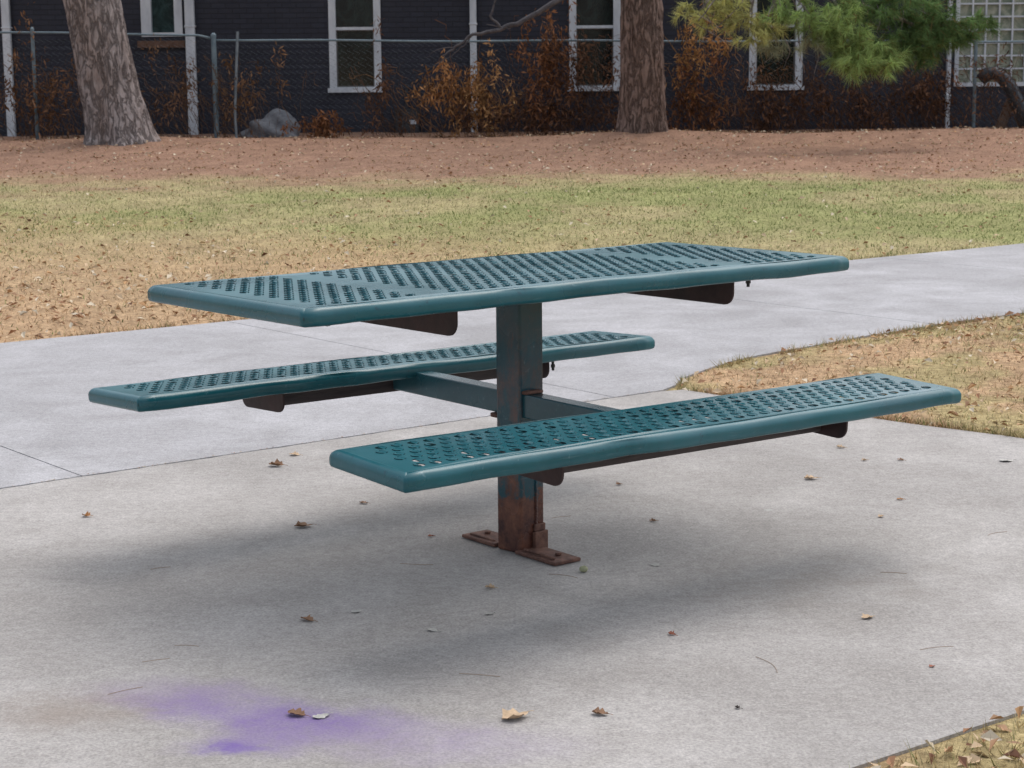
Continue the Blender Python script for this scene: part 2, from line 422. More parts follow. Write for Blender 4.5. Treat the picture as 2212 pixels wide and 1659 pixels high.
inside=is_concrete(GX,GY,-.13); GZ=np.where(inside,np.minimum(GZ,-.03),GZ)
nx,ny=len(gx),len(gy)
V=np.stack([GX,GY,GZ],-1).reshape(-1,3)
idx=np.arange(nx*ny).reshape(ny,nx)
Q=np.stack([idx[:-1,:-1],idx[:-1,1:],idx[1:,1:],idx[1:,:-1]],-1).reshape(-1,4)
me=bpy.data.meshes.new('ground'); me.vertices.add(len(V)); me.loops.add(len(Q)*4); me.polygons.add(len(Q))
me.vertices.foreach_set('co',V.astype(np.float32).ravel()); me.loops.foreach_set('vertex_index',Q.astype(np.int32).ravel())
me.polygons.foreach_set('loop_start',np.arange(0,len(Q)*4,4,dtype=np.int32)); me.polygons.foreach_set('loop_total',np.full(len(Q),4,dtype=np.int32))
me.polygons.foreach_set('use_smooth',np.ones(len(Q),dtype=bool)); me.update()
gc=gcol(GX,GY)[0].reshape(-1,3)
gc=np.where(is_concrete(GX,GY,-.13).reshape(-1,1),np.array([.10,.08,.06]),gc)
ca=me.color_attributes.new('tint','FLOAT_COLOR','POINT'); c4=np.ones((len(V),4),np.float32); c4[:,:3]=gc; ca.data.foreach_set('color',c4.ravel())
k=NT('soil_and_turf'); a=k.n('ShaderNodeAttribute',attribute_name='tint'); v=k.coord()
n1=k.noise(v,28,4,.75); n2=k.noise(v,90,2,.7)
c=k.mix(.9,a.outputs['Color'],k.ramp(n1,.3,.7,(.25,.23,.2,1),(.8,.8,.78,1)),'OVERLAY')
c=k.mix(k.math('MULTIPLY',k.ramp(n2,.55,.75),.5),c,(.14,.09,.06)); k.base(c); k.rough(.95); k.b.inputs['Specular IOR Level'].default_value=.1
k.bump(n1,.7,.03)
me.materials.append(k.m); ground=bpy.data.objects.new('ground',me); link(ground); ground["kind"]="structure"

# ------------------------------------------------------------ grass and leaf litter
def scatter(n,x0,x1,y0,y1,wfun):
    X=rng.uniform(x0,x1,n);Y=rng.uniform(y0,y1,n)
    ok=~is_concrete(X,Y,.01)
    X,Y=X[ok],Y[ok]; w=wfun(X,Y); ok=rng.random(len(X))<w
    return X[ok],Y[ok]
def blades(X,Y,hmin,hmax,wd,lean=.7):
    n=len(X); Z=hz(X,Y)-.004
    h=rng.uniform(hmin,hmax,n); a=rng.uniform(0,2*np.pi,n); la=rng.uniform(0,2*np.pi,n); le=rng.uniform(.1,lean,n)*h
    B=np.stack([X,Y,Z],-1); W=np.stack([np.cos(a),np.sin(a),0*a],-1)*(wd*rng.uniform(.6,1.3,n))[:,None]/2
    T=B+np.stack([np.cos(la)*le,np.sin(la)*le,h],-1)
    Vt=np.stack([B-W,B+W,T],1)
    c,gw,lw,nw=gcol(X,Y)
    gr=rng.random(n)<(.14+.75*gw)*(1-.8*nw)
    j=rng.uniform(.7,1.45,n)[:,None]
    cc=np.where(gr[:,None],np.array([.195,.235,.085]),c*1.08+np.array([.04,.035,.025]))*j
    return Vt,np.clip(cc,0,.75)
M_grass=attr_mat('dry_turf_blades',.8,0,True)
M_litter=attr_mat('dry_leaves',.75,0,True)
w1=lambda X,Y:np.clip(1-.9*gcol(X,Y)[3]-.45*gcol(X,Y)[2],0,1)
parts=[]
X,Y=scatter(200000,-9,9,4,19,w1); parts.append(blades(X,Y,.010,.036,.008,1.3))
X,Y=scatter(65000,.3,6,.0,6.2,lambda X,Y:(w2loc(X,Y)[1]<2.4)*1.0); parts.append(blades(X,Y,.008,.030,.0045,1.4))
X,Y=scatter(40000,.2,3,-2.6,.2,lambda X,Y:(w2loc(X,Y)[1]<-1.6)*1.0); parts.append(blades(X,Y,.012,.04,.003,1.3))
tx=rng.uniform(-6,12,9000); ex=[];ey=[]
for (fn,off) in ((lambda x:4.79+0*x,.035),(lambda x:lower_edge(x)-.012,-.03)):
    xx=tx.copy(); keep=(vnoise(xx*5,xx*0+off*100)>.45); xx=xx[keep]
    if off<0: xx=xx[(xx>2.12)]
    yy=fn(xx)+off*rng.random(len(xx)); a_,b_=loc2w(xx,yy); ex.append(a_);ey.append(b_)
yy=rng.uniform(-.3,1.6,2500); xx=right_edge(yy)+.012+.03*rng.random(2500); a_,b_=loc2w(xx,yy); ex.append(a_);ey.append(b_)
xx=rng.uniform(.3,2.6,3500); yy=-1.692-.03*rng.random(3500); a_,b_=loc2w(xx,yy); ex.append(a_);ey.append(b_)
ex=np.concatenate(ex);ey=np.concatenate(ey)
parts.append(blades(ex,ey,.015,.05,.0045,1.2))
gr=soup('dry_grass',np.concatenate([p[0] for p in parts]),np.concatenate([p[1] for p in parts]),M_grass); gr["kind"]="stuff"
LC=np.array([[.60,.46,.31],[.51,.33,.21],[.40,.23,.14],[.70,.61,.47],[.22,.12,.08],[.56,.35,.19]])
def leaves(X,Y,smin,smax):
    n=len(X);Z=hz(X,Y)+rng.uniform(.002,.022,n)
    s=rng.uniform(smin,smax,n)/2; a=rng.uniform(0,2*np.pi,n)
    u=np.stack([np.cos(a),np.sin(a),rng.uniform(-.5,.5,n)],-1); v=np.stack([-np.sin(a),np.cos(a),rng.uniform(-.5,.5,n)],-1)
    P=np.stack([X,Y,Z],-1); wv=rng.uniform(.35,.6,n)
    A=P-u*s[:,None];B=P+u*s[:,None];C=P+v*(s*wv)[:,None]+np.array([0,0,1])*(s*rng.uniform(0,.7,n))[:,None];D=P-v*(s*wv)[:,None]+np.array([0,0,1])*(s*rng.uniform(0,.7,n))[:,None]
    Vt=np.concatenate([np.stack([A,C,B],1),np.stack([A,B,D],1)])
    c=LC[rng.choice(6,n,p=[.33,.22,.13,.22,.03,.07])]*rng.uniform(.75,1.15,n)[:,None]
    return Vt,np.concatenate([c,c*.92])
parts=[]
X,Y=scatter(46000,-9,9,4,22,lambda X,Y:np.clip(.10+.8*gcol(X,Y)[2]+.40*gcol(X,Y)[3],0,1)*np.clip(1.7*fbm(X*.9,Y*.9+3)-.2,0,1)); parts.append(leaves(X,Y,.025,.06))
X,Y=scatter(13000,.3,6,0,6.2,lambda X,Y:(w2loc(X,Y)[1]<2.4)*np.clip(2*fbm(X*1.5,Y*1.5)-.5,.1,1)*.8); parts.append(leaves(X,Y,.018,.045))
X,Y=scatter(6000,.2,3,-2.6,.2,lambda X,Y:(w2loc(X,Y)[1]<-1.6)*.9); parts.append(leaves(X,Y,.02,.045))
# debris gathered in the joint between pad and sidewalk
xx=rng.uniform(-2,2,260); a_,b_=loc2w(xx,1.650+(xx-.5)*.008+rng.normal(size=260)*.006); Vj,Cj=leaves(a_,b_,.005,.014); Vj[...,2]=Vj[...,2]*.15+.002; parts.append((Vj,Cj*.6))
lf=soup('leaf_litter',np.concatenate([p[0] for p in parts]),np.concatenate([p[1] for p in parts]),M_litter); lf["kind"]="stuff"

# ------------------------------------------------------------ loose leaves on the concrete
def leafmat(name,c): return simple(name,tuple(x*.65 for x in c),c,60,.75,.4,.002)
LM={'brown':leafmat('brown_leaf',(.30,.165,.09)),'tan':leafmat('tan_leaf',(.66,.48,.31)),'orange':leafmat('orange_leaf',(.50,.23,.07)),
    'pale':leafmat('pale_leaf',(.55,.54,.50)),'dark':leafmat('dark_leaf',(.06,.045,.04)),'red':leafmat('red_leaf',(.40,.14,.08))}
LD=[(-.79,1.12,.055,'brown'),(-.75,1.30,.04,'tan'),(-1.26,.42,.032,'orange'),(-.61,.27,.052,'brown'),(-.46,.56,.03,'brown'),(-.24,.14,.02,'red'),
(-.07,-.40,.028,'tan'),(-.50,-.67,.04,'brown'),(-.20,-.76,.03,'pale'),(-.01,-1.37,.062,'tan'),(.16,-1.35,.036,'brown'),
(-.40,-1.35,.038,'pale'),(-.45,-1.34,.042,'brown'),(.82,-.69,.034,'tan'),(.89,-1.06,.016,'red'),(.44,-1.32,.014,'dark'),(.93,.85,.045,'tan'),
(1.11,1.35,.03,'tan'),(1.15,.55,.022,'orange'),(.39,.30,.022,'brown'),(.32,.79,.022,'brown'),(1.61,1.10,.05,'pale'),(.36,-.19,.03,'pale'),
(.35,-.81,.02,'red'),(1.05,.33,.022,'tan'),(1.27,1.13,.024,'brown'),(1.15,1.13,.022,'tan'),(-.39,-.60,.028,'pale'),(-.07,-.63,.022,'pale')]
for i,(X,Y,s,cn) in enumerate(LD):
    bm=bmesh.new(); r=random.Random(i); NU,NV=8,4; cu=r.uniform(.3,.8) if cn!='pale' else .05; grid=[]
    for a in range(NU+1):
        t=a/NU; w=math.sin(math.pi*t**.8)**.8*.34*(1+.25*math.sin(t*19+i))
        row=[]
        for b_ in range(NV+1):
            q=(b_/NV-.5)*2
            row.append(bm.verts.new(((t-.5)*s,q*w*s,s*(.015+cu*(q*w)**2*3+cu*.5*(t-.5)**2+.03*math.sin(t*7+q*3+i)+.03))))
        grid.append(row)
    for a in range(NU):
        for b_ in range(NV): bm.faces.new((grid[a][b_],grid[a+1][b_],grid[a+1][b_+1],grid[a][b_+1]))
    bmesh.ops.remove_doubles(bm,verts=bm.verts[:],dist=1e-5)
    tube(bm,[(s*.5,0,s*.12),(s*.62,.03*s,s*.1),(s*.75,.08*s,s*.05)],.0006,5)
    o=obj_bm('fallen_leaf',bm,LM[cn],None,True); o.location=(X,Y,.001); o.rotation_euler=(r.uniform(-.1,.1),r.uniform(-.1,.1),r.uniform(-.7,.7))
    desc={'brown':'curled dry brown leaf lying on the concrete','tan':'dry tan leaf lying on the concrete','orange':'small orange leaf lying on the concrete','pale':'flat pale grey leaf lying on the concrete','dark':'tiny dark leaf scrap on the concrete','red':'small reddish leaf scrap on the concrete'}[cn]
    tag(o,desc,'leaf','fallen leaves on the concrete')
M_needle=simple('dry_needle',(.30,.21,.15),(.42,.31,.23),40,.7,0)
ND=[((-.13,-1.08),(-.02,-1.11)),((-.83,-.98),(-.76,-.95)),((-.78,-.86),(-.71,-.87)),((-.31,-.15),(-.20,-.17)),((-.96,-.19),(-.90,-.16)),((.08,-.27),(.17,-.32)),((.93,-.28),(1.01,-.30)),((.89,-.94),(.99,-.91)),((-.86,-1.20),(-.78,-1.14)),((.52,-.98),(.56,-1.12)),((1.3,.1),(1.38,.15)),((.1,.35),(.17,.38))]
for i,(a_,b_) in enumerate(ND):
    bm=bmesh.new(); A=Vector((*a_,.0012));B=Vector((*b_,.0012)); B=A.lerp(B,.8); pr=(B-A).cross(Vector((0,0,1)))*random.uniform(-.12,.12)
    tube(bm,[A.lerp(B,t/6)+pr*math.sin(math.pi*t/6) for t in range(7)],.0006,5)
    o=obj_bm('pine_needle',bm,M_needle); tag(o,'thin dry brown pine needle on the concrete','pine needle','pine needles on the concrete')
bm=bmesh.new(); bmesh.ops.create_icosphere(bm,subdivisions=3,radius=.010)
for v_ in bm.verts: v_.co.x*=1.15; v_.co.z*=.85; v_.co*=1+.06*math.sin(v_.co.x*500+v_.co.y*300)
o=obj_bm('pebble',bm,simple('greenish_stone',(.26,.28,.15),(.42,.42,.27),60,.7,.2),None,True); o.location=(.17,-.25,.0088); tag(o,'small round greenish pebble on the concrete','pebble')

# ------------------------------------------------------------ house
def brick(name,c1,c2,cm,bw=.21,bh=.075):
    k=NT(name); tc=k.n('ShaderNodeTexCoord'); sp=k.n('ShaderNodeSeparateXYZ'); k.l(tc.outputs['Object'],sp.inputs[0])
    cb=k.n('ShaderNodeCombineXYZ'); k.l(k.math('ADD',sp.outputs[0],sp.outputs[1]),cb.inputs[0]); k.l(sp.outputs[2],cb.inputs[1])
    b=k.n('ShaderNodeTexBrick'); k.l(cb.outputs[0],b.inputs['Vector']); b.inputs['Scale'].default_value=1
    b.inputs['Brick Width'].default_value=bw; b.inputs['Row Height'].default_value=bh; b.inputs['Mortar Size'].default_value=.006; b.inputs['Mortar Smooth'].default_value=.4
    b.inputs['Color1'].default_value=(*c1,1);b.inputs['Color2'].default_value=(*c2,1);b.inputs['Mortar'].default_value=(*cm,1)
    n=k.noise(tc.outputs['Object'],1.2,4,.7); c=k.mix(k.math('MULTIPLY',k.ramp(n,.4,.75),.5),b.outputs['Color'],(.036,.039,.055))
    k.base(c); k.rough(.65); iv=k.math('SUBTRACT',1.0,b.outputs['Fac']); k.bump(iv,.7,.012)
    return k.m
M_brick=brick('charcoal_painted_brick',(.013,.015,.028),(.020,.023,.040),(.008,.009,.016))
M_white=simple('weathered_white_paint',(.48,.52,.57),(.72,.76,.80),5,.6,.2,stretch=(1,1,.4))
M_sillb=simple('brown_brick_sill',(.09,.05,.035),(.16,.09,.06),12,.8,.4)
def glass(name,c0,c1):
    k=NT(name); v=k.coord(); n=k.noise(v,3.2,4,.7,1.5); k.base(k.mix(k.ramp(n,.4,.65),c0,c1)); k.rough(.12); return k.m
M_glass=glass('dark_window_glass',(.004,.006,.007),(.018,.030,.028))  # dark green mottling paints reflections into the pane colour
M_glass2=glass('teal_window_glass',(.012,.03,.03),(.04,.08,.08))
M_block=glass('obscured_glass',(.20,.24,.18),(.50,.50,.40))
M_roof=simple('grey_shingles',(.05,.05,.052),(.09,.088,.085),20,.9,.5)
WY=23.5; GZ0=.38
house=empty('house',(0,WY,GZ0)); tag(house,'dark charcoal painted brick house with tall white framed windows','house')
wins=[(-5.45,-4.84,1.85,2.9,M_glass2),(-2.68,-1.91,1.03,2.86,M_glass),(.88,1.64,1.02,2.86,M_glass),(3.55,4.34,1.01,2.86,M_glass),(6.6,8.5,1.02,2.9,M_block)]
xsb=sorted({-12.,12.}|{w[0] for w in wins}|{w[1] for w in wins}); zsb=sorted({GZ0-.3,3.35}|{w[2] for w in wins}|{w[3] for w in wins})
bm=bmesh.new()
for a,b_ in zip(xsb[:-1],xsb[1:]):
    for c_,d_ in zip(zsb[:-1],zsb[1:]):
        mx_,mz=(a+b_)/2,(c_+d_)/2
        if any(w[0]<mx_<w[1] and w[2]<mz<w[3] for w in wins): continue
        bm.faces.new([bm.verts.new(q) for q in ((a,0,c_-GZ0),(b_,0,c_-GZ0),(b_,0,d_-GZ0),(a,0,d_-GZ0))])
for w in wins:
    a,b_,c_,d_=w[0],w[1],w[2]-GZ0,w[3]-GZ0
    for q in (((a,0,c_),(a,.12,c_),(a,.12,d_),(a,0,d_)),((b_,0,d_),(b_,.12,d_),(b_,.12,c_),(b_,0,c_)),((a,0,c_),(b_,0,c_),(b_,.12,c_),(a,.12,c_)),((a,.12,d_),(b_,.12,d_),(b_,0,d_),(a,0,d_))):
        bm.faces.new([bm.verts.new(p) for p in q])
zt=3.35-GZ0;zb=-.3
for q in (((-12,8,zb),(-12,0,zb),(-12,0,zt),(-12,8,zt)),((12,0,zb),(12,8,zb),(12,8,zt),(12,0,zt)),((12,8,zb),(-12,8,zb),(-12,8,zt),(12,8,zt))):
    bm.faces.new([bm.verts.new(p) for p in q])
bmesh.ops.remove_doubles(bm,verts=bm.verts[:],dist=1e-5)
wall=obj_bm('wall',bm,M_brick,house)
bm=bmesh.new()
P=[(-12.4,-.4,zt),(12.4,-.4,zt),(12.4,8.4,zt),(-12.4,8.4,zt)]; R=[(-12.4,4,zt+2.4),(12.4,4,zt+2.4)]
T=[(x,y,z+.12) for x,y,z in P]
vs=[bm.verts.new(p) for p in P+T+R]
for f in ((3,2,1,0),(0,1,5,4),(2,3,7,6),(4,5,9,8),(6,7,8,9),(1,2,6,9,5),(3,0,4,8,7)): bm.faces.new([vs[i] for i in f])
obj_bm('roof',bm,M_roof,house)
M_blind=simple('old_window_blind',(.10,.10,.095),(.18,.17,.16),6,.8,0)
for wi,(a,b_,c_,d_,gm) in enumerate(wins):
    we=bpy.data.objects.new('window',None); link(we,house); we.location=((a+b_)/2,0,c_-GZ0)
    W_=(b_-a)/2; H_=d_-c_; fw=.105 if wi<4 else .06
    bm=bmesh.new()
    if wi==0:
        box(bm,-W_,-W_+.15,-.03,.06,0,H_); box(bm,W_-.12,W_,-.03,.06,0,H_)
    else:
        box(bm,-W_,-W_+fw,-.03,.06,0,H_); box(bm,W_-fw,W_,-.03,.06,0,H_)
    e0=fw if wi else .15
    box(bm,-W_+e0,W_-fw,-.028,.058,0,.06); box(bm,-W_+e0,W_-fw,-.028,.058,H_-.1,H_)
    if 0<wi<4:
        box(bm,-W_+fw,W_-fw,-.01,.05,H_/2-.022,H_/2+.022)
        box(bm,-W_-.03,W_+.03,-.05,.0-.0305,-.02,.045)
    if wi==4:
        for t in range(1,9): box(bm,-W_+fw+t*(2*W_-2*fw)/9-.012,-W_+fw+t*(2*W_-2*fw)/9+.012,0.0,.04,.06,H_-.1)
        for t in range(1,9): box(bm,-W_+fw,W_-fw,.003,.037,.07+t*(H_-.17)/9-.012,.07+t*(H_-.17)/9+.012)
    o=obj_bm('frame',bm,M_white,we)
    bm=bmesh.new()
    box(bm,-W_+.02,W_-.02,.062,.07,.0,H_-.005)
    obj_bm('glass',bm,gm,we)
    if 0<wi<4:
        bm=bmesh.new()
        x0_,x1_,z0_,z1_=-W_+fw+.001,W_-fw-.001,.061,H_/2-.023; s_=.016
        o4=[(x0_,z0_),(x1_,z0_),(x1_,z1_),(x0_,z1_)]; i4=[(x0_+s_,z0_+s_),(x1_-s_,z0_+s_),(x1_-s_,z1_-s_),(x0_+s_,z1_-s_)]
        O=[bm.verts.new((x,.02,z)) for x,z in o4]; I=[bm.verts.new((x,.02,z)) for x,z in i4]; J=[bm.verts.new((x,.06,z)) for x,z in i4]
        for q in range(4):
            r_=(q+1)%4; bm.faces.new((O[q],O[r_],I[r_],I[q])); bm.faces.new((I[q],I[r_],J[r_],J[q]))
        obj_bm('sash',bm,M_blind,we)
    if wi==0:
        bm=bmesh.new(); box(bm,-W_-.06,W_+.03,-.07,.0-.002,-.16,-.06); obj_bm('sill',bm,M_sillb,we)
for x,w_ in ((-7.43,.06),(-4.72,.07),(-.54,.05),(6.50,.03)):
    bm=bmesh.new(); box(bm,x-w_,x+w_,-.12,-.03,-.05,zt-.02)
    for z in (.5,1.6,2.6): box(bm,x-w_-.012,x+w_+.012,-.128,-.002,z,z+.03)
    o=obj_bm('downspout',bm,M_white,house); bevel(o,.01)
bm=bmesh.new(); box(bm,-1.72,-1.36,-.16,-.01,-.02,.38); box(bm,-1.70,-1.38,-.18,-.162,.0,.36); tube(bm,[(-1.54,-.1,.38),(-1.54,-.1,.62),(-1.54,0,.7)],.02,8)
mb=obj_bm('meter_box',bm,simple('dark_grey_metal',(.02,.021,.025),(.04,.04,.045),10,.5,.1),house)
bm=bmesh.new(); box(bm,-1.50,-1.40,-.186,-.1805,.16,.22); obj_bm('meter_plate',bm,M_white,mb)

# ------------------------------------------------------------ chain link fence
FY=22.0
def railz(x): return float(np.interp(x,[-8,-4.3,-4.1,0,7.5],[1.92,1.85,1.77,1.73,1.66]))
fence=empty('chain_link_fence',(0,FY,.4)); tag(fence,'weathered galvanised chain link fence with top rail in front of house','fence')
M_galv=simple('galvanised_steel',(.13,.17,.20),(.26,.30,.33),14,.5,.2,metal=.3)
M_galvg=simple('blue_grey_post',(.12,.18,.22),(.20,.27,.31),10,.6,.2)
for xx in (-9.4,-6.70,-4.16,1.75,6.55,9.4):
    bm=bmesh.new(); r=.036 if xx==-4.16 else .025
    tube(bm,[(xx,0,-.3),(xx,0,railz(xx)-.4+.02)],r,12)
    tube(bm,[(xx,0,railz(xx)-.4+.02),(xx,0,railz(xx)-.4+.05),(xx,0,railz(xx)-.4+.075)],[r*1.15,r*1.1,r*.3],12)
    for z in (.3,.7,1.1): tube(bm,[(xx,0,z),(xx,0,z+.02)],r*1.12,12)
    obj_bm('fence_post',bm,M_galvg,fence,False)
for (a,b_) in ((-9.4,-4.2),(-4.12,9.4)):
    bm=bmesh.new(); xs=np.linspace(a,b_,30); tube(bm,[(x,-.0,railz(x)-.4-.01+.008*math.sin(x*1.7)) for x in xs],.016,8); obj_bm('top_rail',bm,M_galvg,fence,True)
pitch=.09
def prism(P,Q,r):
    out=[];offs=[np.array([0,-r,0]),np.array([r*.6,r*.5,r*.6]),np.array([-r*.6,r*.5,-r*.6])]
    for i in range(3):
        a,b_=offs[i],offs[(i+1)%3]
        out.append(np.stack([P+a,P+b_,Q+b_],1)); out.append(np.stack([P+a,Q+b_,Q+a],1))
    return np.concatenate(out)
segP=[];segQ=[]
for i in range(int(18.8/pitch)):
    x=-9.4+i*pitch; zt_=railz(x)-.4-.02; zz=np.arange(-.02,zt_,pitch/2*1.05)
    px=x+np.where(np.arange(len(zz))%2==0,0,pitch)*1.0
    py=np.where(np.arange(len(zz))%2==0,-.004,.004)
    P_=np.stack([px,py-.025,zz],-1); segP.append(P_[:-1]); segQ.append(P_[1:])
segP=np.concatenate(segP);segQ=np.concatenate(segQ)
Vw=prism(segP,segQ,.0015)
soup('wire_mesh',Vw,np.tile(np.array([[.17,.20,.22]]),(len(Vw),1)),attr_mat('wire',.5,0,True),fence)
bm=bmesh.new(); tube(bm,[(-3.86,21.85,.35),(-3.87,21.85,.75),(-3.80,21.86,1.88)],.020,8); o=obj_bm('metal_pole',bm,M_galv); tag(o,'thin grey metal pole leaning against the fence','pole')

# ------------------------------------------------------------ boulder, pipe, board
bm=bmesh.new(); bmesh.ops.create_icosphere(bm,subdivisions=4,radius=1)
for v_ in bm.verts:
    d=v_.co.normalized(); n=.18*math.sin(d.x*4+1)*math.cos(d.y*3)+.1*math.sin(d.z*7+d.x*5)+.03*math.sin(d.x*17+d.y*13)
    v_.co=d*(1+n); v_.co.x*=.46; v_.co.y*=.28; v_.co.z*=.30
o=obj_bm('boulder',bm,simple('grey_stone',(.11,.12,.14),(.24,.25,.27),9,.9,.8,.02),None,True); o.location=(-3.42,22.5,.42); tag(o,'low grey boulder between the fence and the house','boulder')
M_pipe=simple('black_pipe',(.015,.016,.02),(.05,.055,.065),6,.35,.1)
bm=bmesh.new(); tube(bm,[(6.74,22.45,1.12),(6.82,22.42,1.20),(6.93,22.4,1.22),(7.04,22.35,1.14),(7.14,22.3,1.0),(7.26,22.25,.72),(7.36,22.2,.38)],[.09,.10,.10,.10,.10,.10,.10],16)
o=obj_bm('drain_pipe',bm,M_pipe,None,True); tag(o,'bent black corrugated drain pipe behind the fence','pipe')
bm=bmesh.new(); box(bm,-.07,.07,-.015,.015,0,.62); o=obj_bm('wooden_board',bm,simple('weathered_wood',(.12,.08,.06),(.24,.17,.13),10,.85,.4,stretch=(6,6,1))); o.location=(7.0,22.4,.38); o.rotation_euler=(.15,.35,0); bevel(o); tag(o,'short weathered wooden board leaning by the pipe','board')

# ------------------------------------------------------------ trees
def bark(name,c0,c1,c2):
    k=NT(name); v=k.coord((1,1,.30))
    n=k.noise(v,22,4,.75); nb=k.noise(v,3,3)
    rg=k.math('ABSOLUTE',k.math('SUBTRACT',k.noise(v,11,4,.65,.6),.5)); cr=k.ramp(rg,.0,.07)
    c=k.mix(k.ramp(n,.3,.70),c0,c1); c=k.mix(k.math('MULTIPLY',k.ramp(nb,.45,.7),.5),c,c2); c=k.mix(k.math('SUBTRACT',1.0,k.math('MULTIPLY',k.math('SUBTRACT',1.0,cr),.75)),tuple(x*.4 for x in c0),c)
    k.base(c); k.rough(.95); k.b.inputs['Specular IOR Level'].default_value=.1
    h=k.math('ADD',k.math('MULTIPLY',cr,.8),k.math('MULTIPLY',n,.6)); k.bump(h,.9,.025)
    return k.m
M_bark1=bark('grey_pine_bark',(.21,.175,.165),(.46,.41,.40),(.32,.245,.21))
M_bark2=bark('brown_pine_bark',(.15,.105,.09),(.35,.26,.22),(.25,.165,.13))
def trunk_mesh(name,path,mat,parent,seed):
    zs=[p[2] for p in path]; NZ=260; NA=90
    zz=np.concatenate([np.linspace(zs[0],3.2,NZ-40),np.linspace(3.25,zs[-1],40)])
    cx=np.interp(zz,zs,[p[0] for p in path]); cy=np.interp(zz,zs,[p[1] for p in path]); rr=np.interp(zz,zs,[p[3] for p in path])
    kern=np.ones(9)/9; pad=lambda a:np.concatenate([np.full(4,a[0]),a,np.full(4,a[-1])]); rr=np.convolve(pad(rr),kern,'valid'); cx=np.convolve(pad(cx),kern,'valid')
    th=np.linspace(0,2*np.pi,NA,endpoint=False)
    T,Z=np.meshgrid(th,zz); R=rr[:,None]*np.ones_like(T)
    xx=np.cos(T)*2.2+seed;yy=np.sin(T)*2.2
    n=fbm(xx*2.2+Z*.7,yy*2.2+Z*1.1)-.5; rg=np.abs(fbm(xx*4+9,yy*4+Z*1.2)-.5)*2
    rg2=np.abs(fbm(xx*9+Z*1.5+3,yy*9-Z*1.5)-.5)*2
    R=R*(1+.10*n)+.045*(rg-.25)+.035*(rg2-.25)
    fl=np.exp(-(Z-zz[0])/.28); R=R*(1+.16*fl*np.sin(T*5+seed)+.08*fl*np.sin(T*9+seed*2))
    X=cx[:,None]+R*np.cos(T);Y=cy[:,None]+R*np.sin(T)
    V=np.stack([X,Y,Z],-1).reshape(-1,3); idx=np.arange(len(zz)*NA).reshape(len(zz),NA)
    nx_=np.roll(idx,-1,axis=1); Q=np.stack([idx[:-1],nx_[:-1],nx_[1:],idx[1:]],-1).reshape(-1,4)
    me=bpy.data.meshes.new(name); me.from_pydata(V.tolist(),[],Q.tolist()); me.materials.append(mat)
    for p in me.polygons: p.use_smooth=True
    return link(bpy.data.objects.new(name,me),parent)
def needles(clusters):
    Vs=[];Cs=[]
    for (cx,cy,cz,rx,ry,rz,nt,nn,ln,wd,colr,droop) in clusters:
        for i in range(nt):
            d=rng.normal(size=3); d/=np.linalg.norm(d); rr=rng.random()**.45
            c=np.array([cx+d[0]*rx*rr,cy+d[1]*ry*rr,cz+d[2]*rz*rr])
            ax=rng.normal(size=3)*.6+np.array([d[0]*.8,-.2,-droop]); ax/=np.linalg.norm(ax)
            n=nn; t=rng.normal(size=(n,3))*.55+ax; t/=np.linalg.norm(t,axis=1)[:,None]
            base=c+ax*rng.uniform(-.06,.06,n)[:,None]
            L=ln*rng.uniform(.6,1.15,n)[:,None]; s=np.cross(t,rng.normal(size=(n,3))); s/=np.linalg.norm(s,axis=1)[:,None]
            tip=base+t*L+np.array([0,0,-1])*L*rng.uniform(0,.25,n)[:,None]
            Vs.append(np.stack([base-s*wd/2,base+s*wd/2,tip],1))
            shade=rng.uniform(.55,1.35); cc=np.array(colr)*shade*rng.uniform(.75,1.25,n)[:,None]
            dead=rng.random(n)<.06; cc=np.where(dead[:,None],np.array([.22,.15,.07]),cc); Cs.append(cc)
    return np.concatenate(Vs),np.clip(np.concatenate(Cs),0,.75)
M_need=attr_mat('pine_foliage',.6,.25)
def limb(name,paths,mat,parent):
    bm=bmesh.new()
    for pts,r0,r1 in paths:
        n=len(pts); P=[]
        pts=[Vector(p) for p in pts]
        for i in range(n-1):
            for t in range(4):
                q=pts[i].lerp(pts[i+1],t/4); P.append(q+Vector((random.uniform(-1,1),random.uniform(-1,1),random.uniform(-1,1)))*.012)
        P.append(pts[-1]); m=len(P); tube(bm,P,[r0+(r1-r0)*i/(m-1) for i in range(m)],7)
    return obj_bm(name,bm,mat,parent,True)
t1=empty('pine_tree',(0,0,0)); tag(t1,'thick grey barked pine trunk leaning slightly, growing beside the fence','tree')
trunk_mesh('trunk',[(-5.20,20.5,.20,.60),(-5.20,20.5,.36,.53),(-5.22,20.5,.52,.46),(-5.27,20.5,.8,.425),(-5.34,20.5,1.06,.40),(-5.43,20.5,1.7,.375),(-5.52,20.5,2.3,.365),(-6.0,20.5,5,.30),(-6.4,20.5,9.5,.09)],M_bark1,t1,1.3)
def crown(cx,cy,parent,lo,hi,g):
    cl=[];paths=[]
    for i in range(26):
        t=i/25; z=lo+(hi-lo)*t; a=i*2.4; r=2.9*(1-t)**.7*random.uniform(.6,1)+.2
        ex,ey=cx+math.cos(a)*r,cy+math.sin(a)*r
        paths.append(([(cx,cy,z-.3),(cx+math.cos(a)*r*.5,cy+math.sin(a)*r*.5,z+.1),(ex,ey,z-.1)],.06,.015))
        cl.append((ex,ey,z,.7,.7,.35,16,30,.26,.016,g,.2)); cl.append((cx+math.cos(a)*r*.6,cy+math.sin(a)*r*.6,z+.1,.5,.5,.3,8,30,.26,.016,g,.2))
    limb('limb',paths,M_bark2,parent); V_,C_=needles(cl); soup('crown',V_,C_,M_need,parent)
crown(-6.0,20.5,t1,5.6,11.2,(.055,.085,.03))
t2=empty('pine_tree',(0,0,0)); tag(t2,'brown barked pine with hanging green bough, growing beside the fence','tree')
